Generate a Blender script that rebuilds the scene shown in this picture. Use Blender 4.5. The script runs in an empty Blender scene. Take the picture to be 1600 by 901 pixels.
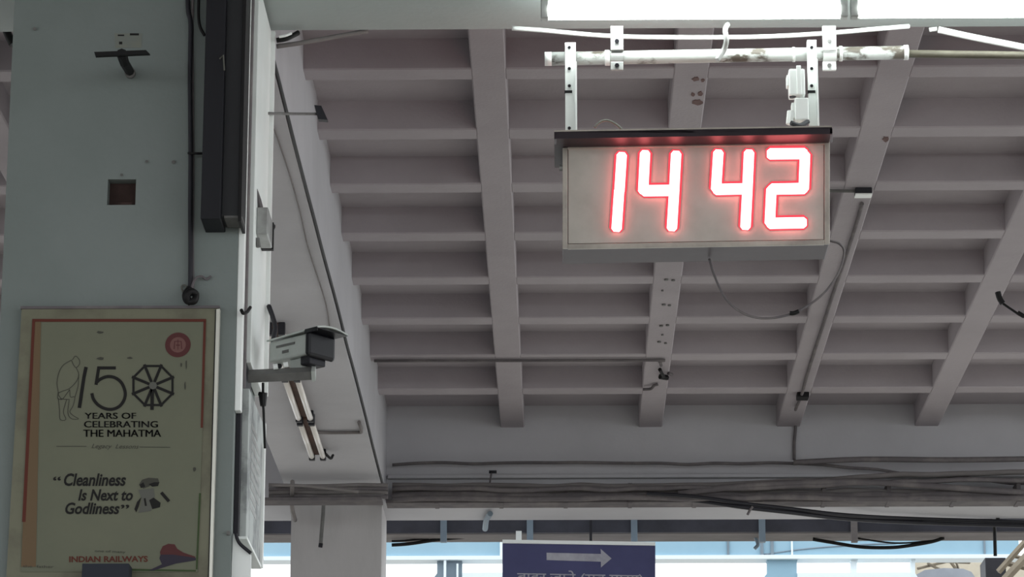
import bpy, bmesh, math, random
from mathutils import Vector, Matrix, Euler
random.seed(7)
C = bpy.context.scene.collection
SC = bpy.context.scene

# ------------------------------------------------------------------ camera, sky, exposure
F = 5000.0                                   # focal length in pixels of a 1600 px wide frame
EYE = Vector((0.0, 0.0, 1.6))
PITCH = math.atan(1399.5 / F)
YAW = math.atan(80.0 / (F / math.cos(PITCH)))
cam_d = bpy.data.cameras.new('camera')
cam_d.sensor_width = 36.0
cam_d.lens = 36.0 * F / 1600.0
cam_d.clip_end = 500
cam = bpy.data.objects.new('camera', cam_d)
cam.location = EYE
cam.rotation_euler = (math.pi / 2 + PITCH, 0.0, YAW)
C.objects.link(cam)
SC.camera = cam
ROT = Euler((math.pi / 2 + PITCH, 0.0, YAW)).to_matrix()

w = bpy.data.worlds.new('overcast_sky')
w.use_nodes = True
SC.world = w
wb = w.node_tree.nodes['Background']
wb.inputs[0].default_value = (0.93, 0.97, 1.0, 1)
wb.inputs[1].default_value = 1.5

SC.view_settings.view_transform = 'Standard'
SC.view_settings.look = 'None'
SC.view_settings.gamma = 1.0
SC.view_settings.exposure = 0.45
SC.view_settings.use_curve_mapping = False


# ------------------------------------------------------------------ points measured in the photograph
def ray(px, py):
    return (ROT @ Vector(((px - 800.0) / F, -(py - 450.5) / F, -1.0)))

def P(px, py, Y):
    d = ray(px, py)
    return EYE + d * (Y / d.y)

def PZ(px, py, z):
    d = ray(px, py)
    return EYE + d * ((z - EYE.z) / d.z)

def PX(px, py, x):
    d = ray(px, py)
    return EYE + d * (x / d.x)


# ------------------------------------------------------------------ materials
def lin(c):
    return tuple(((v / 255) / 12.92 if v / 255 <= 0.04045 else ((v / 255 + 0.055) / 1.055) ** 2.4) for v in c)

MATS = {}
def mat(name, c, rough=0.7, c2=None, scale=3.0, lo=0.35, hi=0.7, metal=0.0, bump=0.0, bscale=40.0, detail=6.0, stretch=(1, 1, 1), spec=0.3, coords='Object'):
    m = bpy.data.materials.new(name)
    m.use_nodes = True
    nt = m.node_tree
    b = nt.nodes['Principled BSDF']
    b.inputs['Roughness'].default_value = rough
    b.inputs['Metallic'].default_value = metal
    b.inputs['Specular IOR Level'].default_value = spec
    col = lin(c) + (1,)
    b.inputs['Base Color'].default_value = col
    tc = nt.nodes.new('ShaderNodeNewGeometry')
    mp = nt.nodes.new('ShaderNodeMapping')
    mp.inputs['Scale'].default_value = stretch
    nt.links.new(tc.outputs['Position'], mp.inputs['Vector'])
    if c2 is not None:
        n = nt.nodes.new('ShaderNodeTexNoise')
        n.inputs['Scale'].default_value = scale
        n.inputs['Detail'].default_value = detail
        n.inputs['Roughness'].default_value = 0.62
        r = nt.nodes.new('ShaderNodeValToRGB')
        r.color_ramp.elements[0].position = lo
        r.color_ramp.elements[0].color = col
        r.color_ramp.elements[1].position = hi
        r.color_ramp.elements[1].color = lin(c2) + (1,)
        nt.links.new(mp.outputs['Vector'], n.inputs['Vector'])
        nt.links.new(n.outputs['Fac'], r.inputs['Fac'])
        nt.links.new(r.outputs['Color'], b.inputs['Base Color'])
    if bump > 0:
        n2 = nt.nodes.new('ShaderNodeTexNoise')
        n2.inputs['Scale'].default_value = bscale
        n2.inputs['Detail'].default_value = 4
        bp = nt.nodes.new('ShaderNodeBump')
        bp.inputs['Strength'].default_value = bump
        bp.inputs['Distance'].default_value = 0.01
        nt.links.new(mp.outputs['Vector'], n2.inputs['Vector'])
        nt.links.new(n2.outputs['Fac'], bp.inputs['Height'])
        nt.links.new(bp.outputs['Normal'], b.inputs['Normal'])
    MATS[name] = m
    return m

def emit(name, c, strength):
    m = bpy.data.materials.new(name)
    m.use_nodes = True
    nt = m.node_tree
    nt.nodes.clear()
    o = nt.nodes.new('ShaderNodeOutputMaterial')
    e = nt.nodes.new('ShaderNodeEmission')
    e.inputs[0].default_value = tuple(c) + (1,)
    e.inputs[1].default_value = strength
    nt.links.new(e.outputs[0], o.inputs[0])
    MATS[name] = m
    return m

M_CEIL = mat('ceiling_paint', (171, 165, 169), 0.8, (157, 151, 155), 1.2, bump=0.15, bscale=60)
M_BEAM = mat('beam_paint', (190, 190, 194), 0.75, (174, 174, 178), 0.9, bump=0.1)
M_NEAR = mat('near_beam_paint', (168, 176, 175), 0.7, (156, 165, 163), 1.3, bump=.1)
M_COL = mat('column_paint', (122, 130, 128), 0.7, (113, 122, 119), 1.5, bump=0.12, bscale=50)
M_FARCOL = mat('far_column_paint', (186, 184, 184), 0.75, (160, 158, 158), 1.4, stretch=(1, 1, 0.25), bump=0.1)
M_FLOOR = mat('floor_stone', (165, 160, 152), 0.6, (150, 146, 140), 2.0)
M_HOLE = mat('hole_brown', (70, 54, 50), 0.9, (50, 38, 36), 12)
M_BLACK = mat('black_rubber', (12, 12, 13), 0.6)
M_DKMETAL = mat('dark_steel', (40, 40, 46), 0.55, (28, 28, 33), 5)
M_DUCT_A = mat('duct_black', (25, 26, 32), 0.55, (18, 19, 24), 4, stretch=(1, 1, .2))
M_DUCT_B = mat('duct_charcoal', (54, 56, 58), 0.55, (46, 47, 50), 4, stretch=(1, 1, .3))
M_WHITE = mat('white_enamel', (240, 244, 242), 0.4, (228, 233, 230), 3)
M_WHITE_P = mat('white_plastic', (232, 236, 234), 0.35)
M_PIPE = mat('peeling_white_pipe', (186, 190, 187), 0.45, (92, 86, 78), 12, 0.50, 0.58, stretch=(.6, 1, 1), bump=.2)
M_PIPE2 = mat('olive_grey_pipe', (100, 96, 84), 0.5, (74, 70, 60), 6)
M_GALV = mat('galvanised_steel', (170, 172, 170), 0.42, (140, 140, 138), 10, metal=0.5)
M_HOOD = mat('clock_hood_dark', (46, 38, 44), .5, (36, 30, 35), 4)
M_CASE = mat('clock_case_grey', (74, 66, 72), 0.45, (60, 53, 58), 4)
M_FACE = mat('clock_face_acrylic', (186, 182, 174), 0.4, (168, 164, 156), 6, 0.4, 0.75)
M_TRIM = mat('clock_trim_metal', (188, 182, 172), 0.35, (150, 145, 138), 8, metal=0.4)
M_POSTER = mat('poster_sheet', (109, 111, 94), 0.55, (101, 104, 89), 2.2, spec=.2)
M_INK = mat('poster_ink_black', (22, 21, 20), 0.7)
M_INKLINE = mat('poster_ink_grey', (64, 64, 57), 0.7)
M_INKRED = mat('poster_ink_red', (88, 42, 32), 0.7)
M_INKBAND = mat('poster_ink_orange', (104, 86, 64), 0.7)
M_INKGREEN = mat('poster_ink_green', (56, 72, 42), 0.7)
M_INKMAROON = mat('poster_ink_maroon', (80, 42, 42), 0.7)
M_INKPINK = mat('poster_ink_pink', (108, 76, 72), 0.7)
M_INKGREY = mat('poster_ink_pale', (92, 93, 87), 0.7)
M_INKBLUE = mat('poster_ink_navy', (48, 44, 56), 0.7)
M_FRAME = mat('poster_frame_dull', (112, 112, 94), 0.5, (84, 80, 68), 5, .45, .75)
M_FRAMEHI = mat('poster_frame_edge', (205, 205, 195), 0.3, metal=.4)
M_DUST = mat('dusty_grey', (128, 124, 123), 0.9, (108, 104, 103), 5, stretch=(.5, 1, 2), bump=.3)
M_DUSTD = mat('dusty_dark_cable', (98, 94, 96), 0.9, (120, 115, 114), 7, .45, .7)
M_SIGN = mat('navy_sign', (72, 74, 112), 0.5, (62, 63, 98), 3)
M_SIGNINK = mat('sign_grey_print', (172, 172, 180), 0.6, (146, 146, 156), 12)
M_SKYBLUE = mat('sky_blue_paint', (152, 186, 204), 0.6, (138, 174, 194), 1.5)
M_BLUETRIM = mat('pale_blue_trim', (228, 240, 246), 0.55)
M_POSTG = mat('blue_grey_post', (128, 144, 156), 0.6, (110, 124, 136), 2)
M_CAMBODY = mat('camera_grey', (186, 191, 187), 0.5, (164, 169, 165), 6)
M_CAMDARK = mat('camera_glass_dark', (11, 12, 18), 0.35, spec=.3)
M_BRACKET = mat('bracket_grey', (110, 110, 108), 0.55, (84, 84, 82), 8)
M_TUBEOFF = mat('unlit_tube_white', (232, 228, 222), 0.3)
M_STAIN = mat('rust_stain', (120, 98, 95), 0.9, (98, 78, 76), 30)
M_BROWN = mat('rusty_batten', (98, 72, 62), 0.7, (70, 52, 46), 6)
M_STICK = mat('old_sticker', (124, 127, 116), 0.8, (116, 122, 118), 18)
M_TRUSS = mat('beige_truss', (138, 128, 110), 0.6, (96, 88, 76), 3)
M_TARP = mat('grey_dome', (150, 154, 162), 0.7, (128, 132, 140), 3)
M_NOTICE = mat('faded_notice', (176, 182, 180), 0.6, (130, 134, 134), 7, .45, .6, stretch=(1, 1, 1))
M_TUBE = emit('tube_glow', (0.93, 1.0, 0.97), 19.0)
M_LED = emit('led_core', (1.0, 0.2, 0.2), 7.0)
M_LEDHALO = emit('led_halo', (1.0, 0.07, 0.10), 0.85)


# ------------------------------------------------------------------ mesh helpers
class MB:
    """collects shapes and links them as one mesh object"""
    def __init__(self):
        self.v = []; self.f = []
    def add(self, vs, fs):
        o = len(self.v)
        self.v += [tuple(p) for p in vs]
        self.f += [tuple(i + o for i in f) for f in fs]
    def box(self, a, b, m=None):
        x0, y0, z0 = a; x1, y1, z1 = b
        vs = [Vector(p) for p in ((x0, y0, z0), (x1, y0, z0), (x1, y1, z0), (x0, y1, z0), (x0, y0, z1), (x1, y0, z1), (x1, y1, z1), (x0, y1, z1))]
        if m is not None: vs = [m @ p for p in vs]
        self.add(vs, [(0, 3, 2, 1), (4, 5, 6, 7), (0, 1, 5, 4), (1, 2, 6, 5), (2, 3, 7, 6), (3, 0, 4, 7)])
        return self
    def prism(self, quad, depth):
        """front polygon (points) pushed along a vector"""
        n = len(quad); d = Vector(depth)
        vs = [Vector(p) for p in quad] + [Vector(p) + d for p in quad]
        fs = [tuple(range(n)), tuple(range(2 * n - 1, n - 1, -1))] + [(i, i + n, (i + 1) % n + n, (i + 1) % n) for i in range(n)]
        self.add(vs, fs)
        return self
    def tube(self, pts, r, sides=8, smooth=0, caps=True):
        pts = [Vector(p) for p in pts]
        if smooth and len(pts) > 2:
            q = []
            ext = [pts[0] * 2 - pts[1]] + pts + [pts[-1] * 2 - pts[-2]]
            for i in range(1, len(ext) - 2):
                p0, p1, p2, p3 = ext[i - 1:i + 3]
                for k in range(smooth):
                    t = k / smooth
                    q.append(0.5 * ((2 * p1) + (p2 - p0) * t + (2 * p0 - 5 * p1 + 4 * p2 - p3) * t * t + (3 * p1 - p0 - 3 * p2 + p3) * t ** 3))
            q.append(pts[-1]); pts = q
        n = len(pts); vs = []; fs = []
        t0 = (pts[1] - pts[0]).normalized()
        up = Vector((0, 0, 1)) if abs(t0.z) < 0.9 else Vector((0, 1, 0))
        for i, p in enumerate(pts):
            t = (pts[min(i + 1, n - 1)] - pts[max(i - 1, 0)]).normalized()
            a = t.cross(up)
            if a.length < 1e-6: a = t.cross(Vector((1, 0, 0)))
            a.normalize(); b = t.cross(a).normalized()
            up = -b if False else (a.cross(t)).normalized()
            if isinstance(r, (list, tuple)):
                q_ = i / max(1, n - 1) * (len(r) - 1); j_ = min(int(q_), len(r) - 2)
                rr = r[j_] + (r[j_ + 1] - r[j_]) * (q_ - j_)
            else:
                rr = r
            for k in range(sides):
                an = 2 * math.pi * k / sides
                vs.append(p + a * rr * math.cos(an) + b * rr * math.sin(an))
        for i in range(n - 1):
            for k in range(sides):
                k2 = (k + 1) % sides
                fs.append((i * sides + k, i * sides + k2, (i + 1) * sides + k2, (i + 1) * sides + k))
        if caps:
            fs.append(tuple(range(sides - 1, -1, -1)))
            fs.append(tuple((n - 1) * sides + k for k in range(sides)))
        self.add(vs, fs)
        return self
    def ring(self, c, r0, r1, n=32, thick=0.002, ax=None):
        """flat ring facing -Y"""
        c = Vector(c); vs = []; fs = []
        for k in range(n):
            a = 2 * math.pi * k / n
            u = Vector((math.cos(a), 0, math.sin(a)))
            vs += [c + u * r0, c + u * r1, c + u * r1 + Vector((0, thick, 0)), c + u * r0 + Vector((0, thick, 0))]
        for k in range(n):
            o = 4 * k; q = 4 * ((k + 1) % n)
            for j in range(4):
                fs.append((o + j, o + (j + 1) % 4, q + (j + 1) % 4, q + j))
        self.add(vs, fs)
        return self
    def build(self, name, m, parent=None, bevel=0.0, smooth=False, kind=None):
        me = bpy.data.meshes.new(name)
        org = Vector((0, 0, 0))
        if parent is not None: org = WORLD.get(parent.name, Vector((0, 0, 0)))
        elif self.v:
            xs, ys, zs = zip(*self.v)
            org = Vector(((min(xs) + max(xs)) / 2, (min(ys) + max(ys)) / 2, min(zs)))
        own = org if parent is None else org
        me.from_pydata([tuple(Vector(p) - own) for p in self.v], [], self.f)
        bm = bmesh.new(); bm.from_mesh(me)
        bmesh.ops.recalc_face_normals(bm, faces=bm.faces)
        if bevel > 0:
            bmesh.ops.bevel(bm, geom=[e for e in bm.edges if len(e.link_faces) == 2 and e.calc_face_angle(0) > 0.6], offset=bevel, segments=2, profile=0.5, affect='EDGES')
        bm.to_mesh(me); bm.free()
        if smooth:
            for p in me.polygons: p.use_smooth = len(p.vertices) == 4
        me.materials.append(m)
        o = bpy.data.objects.new(name, me)
        C.objects.link(o)
        if parent is not None:
            o.parent = parent
        else:
            o.location = own
        WORLD[o.name] = own
        if kind: o['kind'] = kind
        return o

WORLD = {}

def tag(o, label, cat, group=None):
    o['label'] = label; o['category'] = cat
    if group: o['group'] = group
    return o

def thing(name, loc, label, cat, group=None):
    o = bpy.data.objects.new(name, None)
    o.empty_display_size = 0.1
    o.location = loc
    C.objects.link(o)
    WORLD[o.name] = Vector(loc)
    return tag(o, label, cat, group)

def struct(name, mb, m, parent=None, bevel=0.0, label=None):
    o = mb.build(name, m, parent, bevel)
    if parent is None:
        o['kind'] = 'structure'
    if label: o['label'] = label
    return o

def cable(name, pts, r, m, label, cat='cable', group=None, smooth=8, sides=7):
    o = MB().tube(pts, r, sides, smooth).build(name, m, smooth=True)
    return tag(o, label, cat, group)

def text_shape(body, tl, tr, bl, y, m, parent, name='lettering', thick=0.0, shear=0.0, depth=0.0012, fit=True, label=None, bold=0.0):
    """flat lettering on the plane Y = y, filling the box given by pixel corners top-left, top-right, bottom-left"""
    cu = bpy.data.curves.new(name, 'FONT')
    cu.body = body; cu.size = 1.0; cu.resolution_u = 3
    cu.offset = thick; cu.shear = shear; cu.fill_mode = 'FRONT'
    tmp = bpy.data.objects.new('tmp', cu)
    C.objects.link(tmp)
    dg = bpy.context.evaluated_depsgraph_get()
    me = bpy.data.meshes.new_from_object(tmp.evaluated_get(dg))
    C.objects.unlink(tmp); bpy.data.objects.remove(tmp); bpy.data.curves.remove(cu)
    co = [v.co.copy() for v in me.vertices]
    x0 = min(c.x for c in co); x1 = max(c.x for c in co); y0 = min(c.y for c in co); y1 = max(c.y for c in co)
    A = P(tl[0], tl[1], y); B = P(tr[0], tr[1], y); D = P(bl[0], bl[1], y)
    mb = MB()
    vs = [A + (B - A) * ((c.x - x0) / (x1 - x0)) + (D - A) * ((y1 - c.y) / (y1 - y0)) for c in co]
    mb.add(vs, [tuple(p.vertices) for p in me.polygons])
    if bold:
        px = (B - A) * (bold / (tr[0] - tl[0]))
        for q in (px, px * .5): mb.add([v + q + Vector((0, -.0002, 0)) for v in vs], [tuple(p.vertices) for p in me.polygons])
    bpy.data.meshes.remove(me)
    o = mb.build(name, m, parent)
    if label: o['label'] = label
    return o

def stroke(mb, pts, wpx, y, d=0.0012, smooth=0, closed=False):
    """flat inked line through pixel points on the plane Y = y (a strip, not a tube)"""
    pts = [Vector((p[0], p[1])) for p in pts]
    if smooth and len(pts) > 2:
        q = []
        ext = [pts[0] * 2 - pts[1]] + pts + [pts[-1] * 2 - pts[-2]]
        for i in range(1, len(ext) - 2):
            p0, p1, p2, p3 = ext[i - 1:i + 3]
            for k in range(smooth):
                t = k / smooth
                q.append(0.5 * ((2 * p1) + (p2 - p0) * t + (2 * p0 - 5 * p1 + 4 * p2 - p3) * t * t + (3 * p1 - p0 - 3 * p2 + p3) * t ** 3))
        q.append(pts[-1]); pts = q
    vs = []; fs = []
    n = len(pts)
    for i, p in enumerate(pts):
        t = (pts[min(i + 1, n - 1)] - pts[max(i - 1, 0)]).normalized()
        nn = Vector((-t.y, t.x)) * (wpx / 2)
        vs += [P(p.x + nn.x, p.y + nn.y, y), P(p.x - nn.x, p.y - nn.y, y)]
    for i in range(n - 1):
        fs.append((2 * i, 2 * i + 1, 2 * i + 3, 2 * i + 2))
    mb.add(vs, fs)
    return mb

def flat(mb, pts, y):
    mb.add([P(p[0], p[1], y) for p in pts], [tuple(range(len(pts)))])
    return mb

def pxbox(mb, x0, y0, x1, y1, Y0, Y1):
    """upright box whose front at depth Y0 fills the pixel rectangle"""
    a = P((x0 + x1) / 2, y1, Y0); b = P((x0 + x1) / 2, y0, Y0)
    xl = P(x0, (y0 + y1) / 2, Y0).x; xr = P(x1, (y0 + y1) / 2, Y0).x
    mb.box((xl, Y0, a.z), (xr, Y1, b.z))
    return mb


# ------------------------------------------------------------------ the setting
Z_BEAM = 5.70; Z_RIB = 6.18; Z_TOP = 6.32
XR = -1.09; XLB = -1.68
Y_NEAR0, Y_NEAR1 = 10.4, 11.1
Y_FAR0, Y_FAR1 = 19.6, 20.15
XW = 16.0; XE = 4.7; YB = -2.0  # unseen roof edges, sized to control the daylight let in

struct('floor', MB().box((-XW - 14, -50, -0.2), (XW + 14, 40, 0.0)), M_FLOOR)
ceil = struct('ceiling', MB().box((-XW, YB, Z_TOP), (XE, Y_FAR1 + 0.3, Z_TOP + 0.25)), M_CEIL)
RW = 0.15
rib_x = [-0.299 + 0.866 * k for k in range(0, 6)] + [-2.55 - 0.866 * k for k in range(0, 3)]
rib_me = None
def link_piece(name, me, loc, parent):
    o = bpy.data.objects.new(name, me); C.objects.link(o); o.parent = parent
    o.location = Vector(loc) - WORLD[parent.name]
    return o
def box_mesh(name, sx, sy, sz, m, bevel=0.004):
    bm = bmesh.new(); bmesh.ops.create_cube(bm, size=1.0)
    for v in bm.verts: v.co = Vector((v.co.x * sx, v.co.y * sy, v.co.z * sz))
    if bevel: bmesh.ops.bevel(bm, geom=bm.edges[:], offset=bevel, segments=1, affect='EDGES')
    me = bpy.data.meshes.new(name); bm.to_mesh(me); bm.free(); me.materials.append(m)
    return me
ztop = Z_TOP + 0.02
long_me = box_mesh('rib', RW, Y_FAR0 - Y_NEAR1 + 0.04, ztop - Z_RIB, M_CEIL, 0.006)
for x in rib_x:
    link_piece('rib', long_me, (x, (Y_FAR0 + Y_NEAR1) / 2, (ztop + Z_RIB) / 2), ceil)
cw = 0.866 - RW
cross_me = box_mesh('cross_rib', cw + 0.01, 0.14, ztop - Z_RIB, M_CEIL, 0.006)
spans = [(XR + (-0.299 - RW / 2)) / 2] + [-0.299 + 0.866 * (k + 0.5) for k in range(5)] + [-2.55 - 0.866 * (k + .5) for k in range(2)] + [-2.55 + 0.433]
for k in range(-2, 8):
    for x in spans:
        link_piece('cross_rib', cross_me, (x, 13.03 + 0.815 * k - 0.07, (ztop + Z_RIB) / 2 + 0.001), ceil)

bm_ = MB().box((XLB - 0.0, Y_NEAR1, Z_BEAM), (XR, Y_FAR0, Z_TOP + 0.01))
struct('beam', bm_, M_BEAM)
struct('beam', MB().box((-XW, Y_NEAR0, Z_BEAM), (XE, Y_NEAR1, Z_TOP + 0.01)), M_NEAR)
struct('beam', MB().box((-XW, Y_FAR0, Z_BEAM), (XE, Y_FAR1, Z_TOP + 0.01)), M_BEAM)

# near pillar with a square hole left in its front face
cxl, cxr = P(12, 240, Y_NEAR0).x, XR
hx0, hx1 = P(168, 300, Y_NEAR0).x, P(212, 300, Y_NEAR0).x
hz0, hz1 = P(190, 320, Y_NEAR0).z, P(190, 280, Y_NEAR0).z
zt = Z_BEAM
mb = MB()
mb.box((cxl, Y_NEAR0, 0), (hx0, Y_NEAR1, zt)); mb.box((hx1, Y_NEAR0, 0), (cxr, Y_NEAR1, zt))
mb.box((hx0, Y_NEAR0, 0), (hx1, Y_NEAR1, hz0)); mb.box((hx0, Y_NEAR0, hz1), (hx1, Y_NEAR1, zt))
pillar = struct('pillar', mb, M_COL)
mb = MB().box((hx0 - .002, Y_NEAR0 + 0.05, hz0 - .002), (hx1 + .002, Y_NEAR0 + 0.12, hz1 + .002))
mb.box((hx0 + 0.045, Y_NEAR0 + 0.01, hz0 + .001), (hx1 - .012, Y_NEAR0 + 0.06, hz0 + 0.012))
struct('hole_lining', mb, M_HOLE, pillar, label='brown square hole in the pillar face')
# far pillar
fx0, fx1 = -1.68, -1.115
struct('pillar', MB().box((fx0, Y_FAR0, 0), (fx1, Y_FAR1, Z_BEAM)), M_FARCOL)

# back wall: light blue clerestory band with posts, open to the bright sky below the band
YW = 24.0
def band(mb, x0, x1, y0, y1, Y0=YW, Y1=YW + .12):
    return pxbox(mb, x0, y0, x1, y1, Y0, Y1)
wall = struct('wall_back', band(MB(), 380, 1592, 838, 868, YW, YW + .12), M_SKYBLUE)
struct('trim', band(MB(), 380, 1592, 867, 873, YW - .03, YW + .15), M_BLUETRIM, wall)
struct('seam_strip', band(MB(), 1136, 1139.5, 838, 867, YW - .015, YW), M_POSTG, wall)
struct('seam_strip', band(MB(), 1188, 1193, 838, 867, YW - .02, YW), M_POSTG, wall)
struct('seam_strip', band(MB(), 1204, 1209, 838, 867, YW - .02, YW), M_POSTG, wall)
struct('seam_strip', band(MB(), 1236, 1239, 838, 867, YW - .015, YW), M_BLUETRIM, wall)
struct('seam_strip', band(MB(), 781, 785, 838, 872, YW - .02, YW), M_BLUETRIM, wall)
struct('seam_strip', band(MB(), 1537, 1540, 838, 867, YW - .015, YW), M_POSTG, wall)
def corner_post(x0, x1, m, r=6):  # rounded corners imitate the bloom of the bright openings
    mb = MB()
    yb = 960
    pts = [(x0 - r, 870), (x1 + r, 870), (x1 + r * .3, 870 + r * .4), (x1, 870 + r), (x1, 895), (x1 + r, 903), (x1, 912), (x1, yb), (x0, yb), (x0, 912), (x0 - r, 903), (x0, 895), (x0, 870 + r), (x0 - r * .3, 870 + r * .4)]
    mb.prism([P(a, b, YW + .02) for a, b in pts], (0, .1, 0))
    return struct('post', mb, m, wall)
corner_post(683, 722, M_POSTG)
corner_post(1199, 1245, M_SKYBLUE, 7)
corner_post(1330, 1339, M_BLUETRIM, 7)
corner_post(1424, 1430, M_BLUETRIM, 5)
struct('post', band(MB(), 693, 697, 872, 960, YW - .02, YW + .02), M_BLUETRIM, wall)
struct('post', band(MB(), 713, 716, 880, 960, YW - .02, YW + .02), M_BLUETRIM, wall)
# sills of the openings that show just above the lower edge of the frame
for a, b in ((722, 786), (1246, 1424)):
    struct('sill', band(MB(), a, b, 894, 915, YW, YW + .1), M_BLUETRIM, wall)

# ------------------------------------------------------------------ far trusses at the right
for i, (a, b, r) in enumerate([((1434, 888), (1500, 872), .012), ((1450, 880), (1475, 893), .012), ((1482, 873), (1500, 897), .014), ((1430, 874), (1515, 878), .016), ((1492, 872), (1498, 890), .01)]):
    o = MB().tube([P(a[0], a[1], 26), P(b[0], b[1], 26.2)], r, 6).build('roof_strut', M_TRUSS)
    tag(o, ['pale strut rising rightward above the grey dome', 'short dark strut crossing left above the grey dome', 'longest steep strut right of the dome crown', 'level strut just under the blue band', 'thin pale steep strut beside the level strut'][i], 'strut', 'struts seen under the blue band')
for i, (a, b, r) in enumerate([((1570, 905), (1640, 830), .03), ((1560, 893), (1625, 820), .022), ((1575, 880), (1640, 896), .02), ((1582, 868), (1640, 880), .014)]):
    o = MB().tube([P(a[0], a[1], 22.6 + .1 * i), P(b[0], b[1], 22.6 + .1 * i)], r, 4).build('roof_strut', M_TRUSS)
    tag(o, ['thick lower diagonal strut at the right edge', 'upper diagonal strut at the right edge', 'lower sloping rail behind the diagonal struts', 'upper thin sloping rail behind the diagonal struts'][i], 'strut', 'diagonal struts at the right edge')
pts = [P(1430, 930, 25), P(1432, 897, 25), P(1445, 890, 25), P(1475, 887, 25), P(1505, 888, 25), P(1518, 893, 25), P(1526, 905, 25), P(1530, 930, 25)]
tag(MB().prism(pts, (0, .9, 0)).build('kiosk_roof', M_TARP), 'grey round-topped roof seen low under the blue band', 'roof')
M_SHEET = mat('beige_roof_sheet', (196, 188, 170), .6, (170, 162, 146), 4)
tag(pxbox(MB(), 1431, 872, 1640, 960, 27.5, 27.6).build('roof_sheet', M_SHEET), 'pale beige roof sheet far behind the struts', 'roof sheet')
o = pxbox(MB(), 1541, 871, 1573, 960, 23.2, 23.5).build('dark_post', M_DKMETAL)
tag(o, 'square dark post under the right end of the blue band', 'post')

# ------------------------------------------------------------------ digital clock
YC = 10.6
t = thing('digital_clock', (0.5, 10.7, 4.6), 'large hanging digital clock showing 14 42 in red', 'clock')
ROLL = math.radians(0.9)
def cq(x0, y0, x1, y1):
    """rectangle on the clock front, leaning with the clock: right side a little higher"""
    s = -0.017
    f = lambda x, y: (x, y + s * (x - 1085))
    return [f(x0, y0), f(x1, y0), f(x1, y1), f(x0, y1)]
def cprism(mb, q, Y, d):
    mb.prism([P(a, b, Y) for a, b in q], (0, d, 0)); return mb
cprism(MB(), cq(879, 226, 1296, 384), YC, .2).build('case', M_CASE, t, .004)
cprism(MB(), cq(888, 229, 1287, 377), YC - .006, .008).build('face_panel', M_FACE, t)
for q in (cq(879, 227, 887, 384), cq(1288, 225, 1296.5, 384), cq(887, 377.5, 1288, 385), cq(887, 225.5, 1288, 229)):
    cprism(MB(), q, YC - .012, .014).build('trim_strip', M_TRIM, t, .002)
hood = MB()
hq = cq(866, 202, 1300, 207)
hood.prism([P(a, b, YC - .15) for a, b in hq], (0, .37, 0))
hood.prism([P(a, b, YC - .15) for a, b in cq(866, 202, 1300, 213)], (0, .006, 0))
for x0, x1 in ((866, 869), (1297, 1300)):
    a = cq(x0, 204, x1, 226)
    pa = [P(a[0][0], a[0][1], YC - .15), P(a[0][0], a[0][1] + 8, YC - .15), P(a[3][0], a[3][1], YC), P(a[0][0], a[0][1], YC)]
    z = pa[0].z; pa[3].z = z
    hood.prism(pa, (.008, 0, 0))
hood.build('hood', M_HOOD, t)
cprism(MB(), cq(866, 199.7, 1300, 202), YC - .151, .375).build('hood_edge', M_TRIM, t)
for (x, y) in ((1195, 222), ):
    MB().tube([P(x - 3, 207, YC - .1), P(x + 1, 216, YC - .05), P(x + 2, 224, YC - .01)], .003, 6, 4).build('wire', M_INKGREY, t)
for (x, y) in ((872, 229), (874, 262)):
    MB().tube([P(x, y, YC + .03), P(x + 10, y, YC + .03)], .012, 8).build('bolt', M_GALV, t)
# red digits on both faces
W = 16.0
def seg(mb, a, b, wpx, Y, d):
    a = Vector(a); b = Vector(b); u = (b - a).normalized(); n = Vector((-u.y, u.x)) * wpx / 2
    e = u * (wpx * .28)
    q = [a - e, a + n * .99, b + n * .99, b + e, b - n * .99, a - n * .99]
    q = [a - e * 1.0 - n * .55, a - e * 1.0 + n * .55, a + n, b + n, b + e + n * .55, b + e - n * .55, b - n, a - n]
    mb.prism([P(p.x, p.y, Y) for p in q], (0, d, 0))
digits = [
    [((971.5, 242), (968, 297)), ((967.5, 297), (963.5, 356))],
    [((1008, 239), (1005, 297)), ((1006, 297), (1050, 296.5)), ((1056.5, 240), (1053.5, 297)), ((1053.5, 297), (1050, 355))],
    [((1122.5, 238), (1119, 294)), ((1119, 295), (1166, 294)), ((1170.5, 238), (1168, 294)), ((1168, 294), (1165, 353))],
    [((1203, 239.5), (1257, 239)), ((1258, 241), (1256, 294)), ((1206, 294.5), (1257, 293.5)), ((1205.5, 295), (1203, 347)), ((1203, 348), (1256, 347))]]
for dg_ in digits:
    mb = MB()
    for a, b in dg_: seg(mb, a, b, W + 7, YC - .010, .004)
    r_ = mb.build('digit', M_LEDHALO, t)  # wider dim red layer imitates the glow around the digit
    mb = MB()
    for a, b in dg_: seg(mb, a, b, W, YC - .022, .014)
    mb.build('digit_core', M_LED, r_)
for dg_ in digits:                      # the rear face shows the time too
    mb = MB()
    for a, b in dg_:
        seg(mb, (2175 - a[0], a[1]), (2175 - b[0], b[1]), W, YC + .2, .014)
    mb.build('digit', M_LED, t)
# hanging straps, bolted to the case
YP = 10.72
for x0, x1, y0 in ((883, 900, 66), (1263, 1277.5, 62)):
    s = pxbox(MB(), x0, y0, x1, 204, YP - .02, YP + .01).build('hanger_strap', M_WHITE, t, .002)
    pxbox(MB(), x1 - 1, y0 + 30, x1 + 1.5, 204, YP - .05, YP + .01).build('flange', M_WHITE, s)
    for yy in (74, 107, 134, 200):
        MB().tube([P((x0 + x1) / 2 - 2, yy, YP - .026), P((x0 + x1) / 2 - 2, yy, YP - .015)], .006, 8).build('bolt', M_DKMETAL, s)
    pxbox(MB(), x0 - 1, 141, x0 + 11, 145, YP - .023, YP - .012).build('slot', M_BLACK, s)

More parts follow.
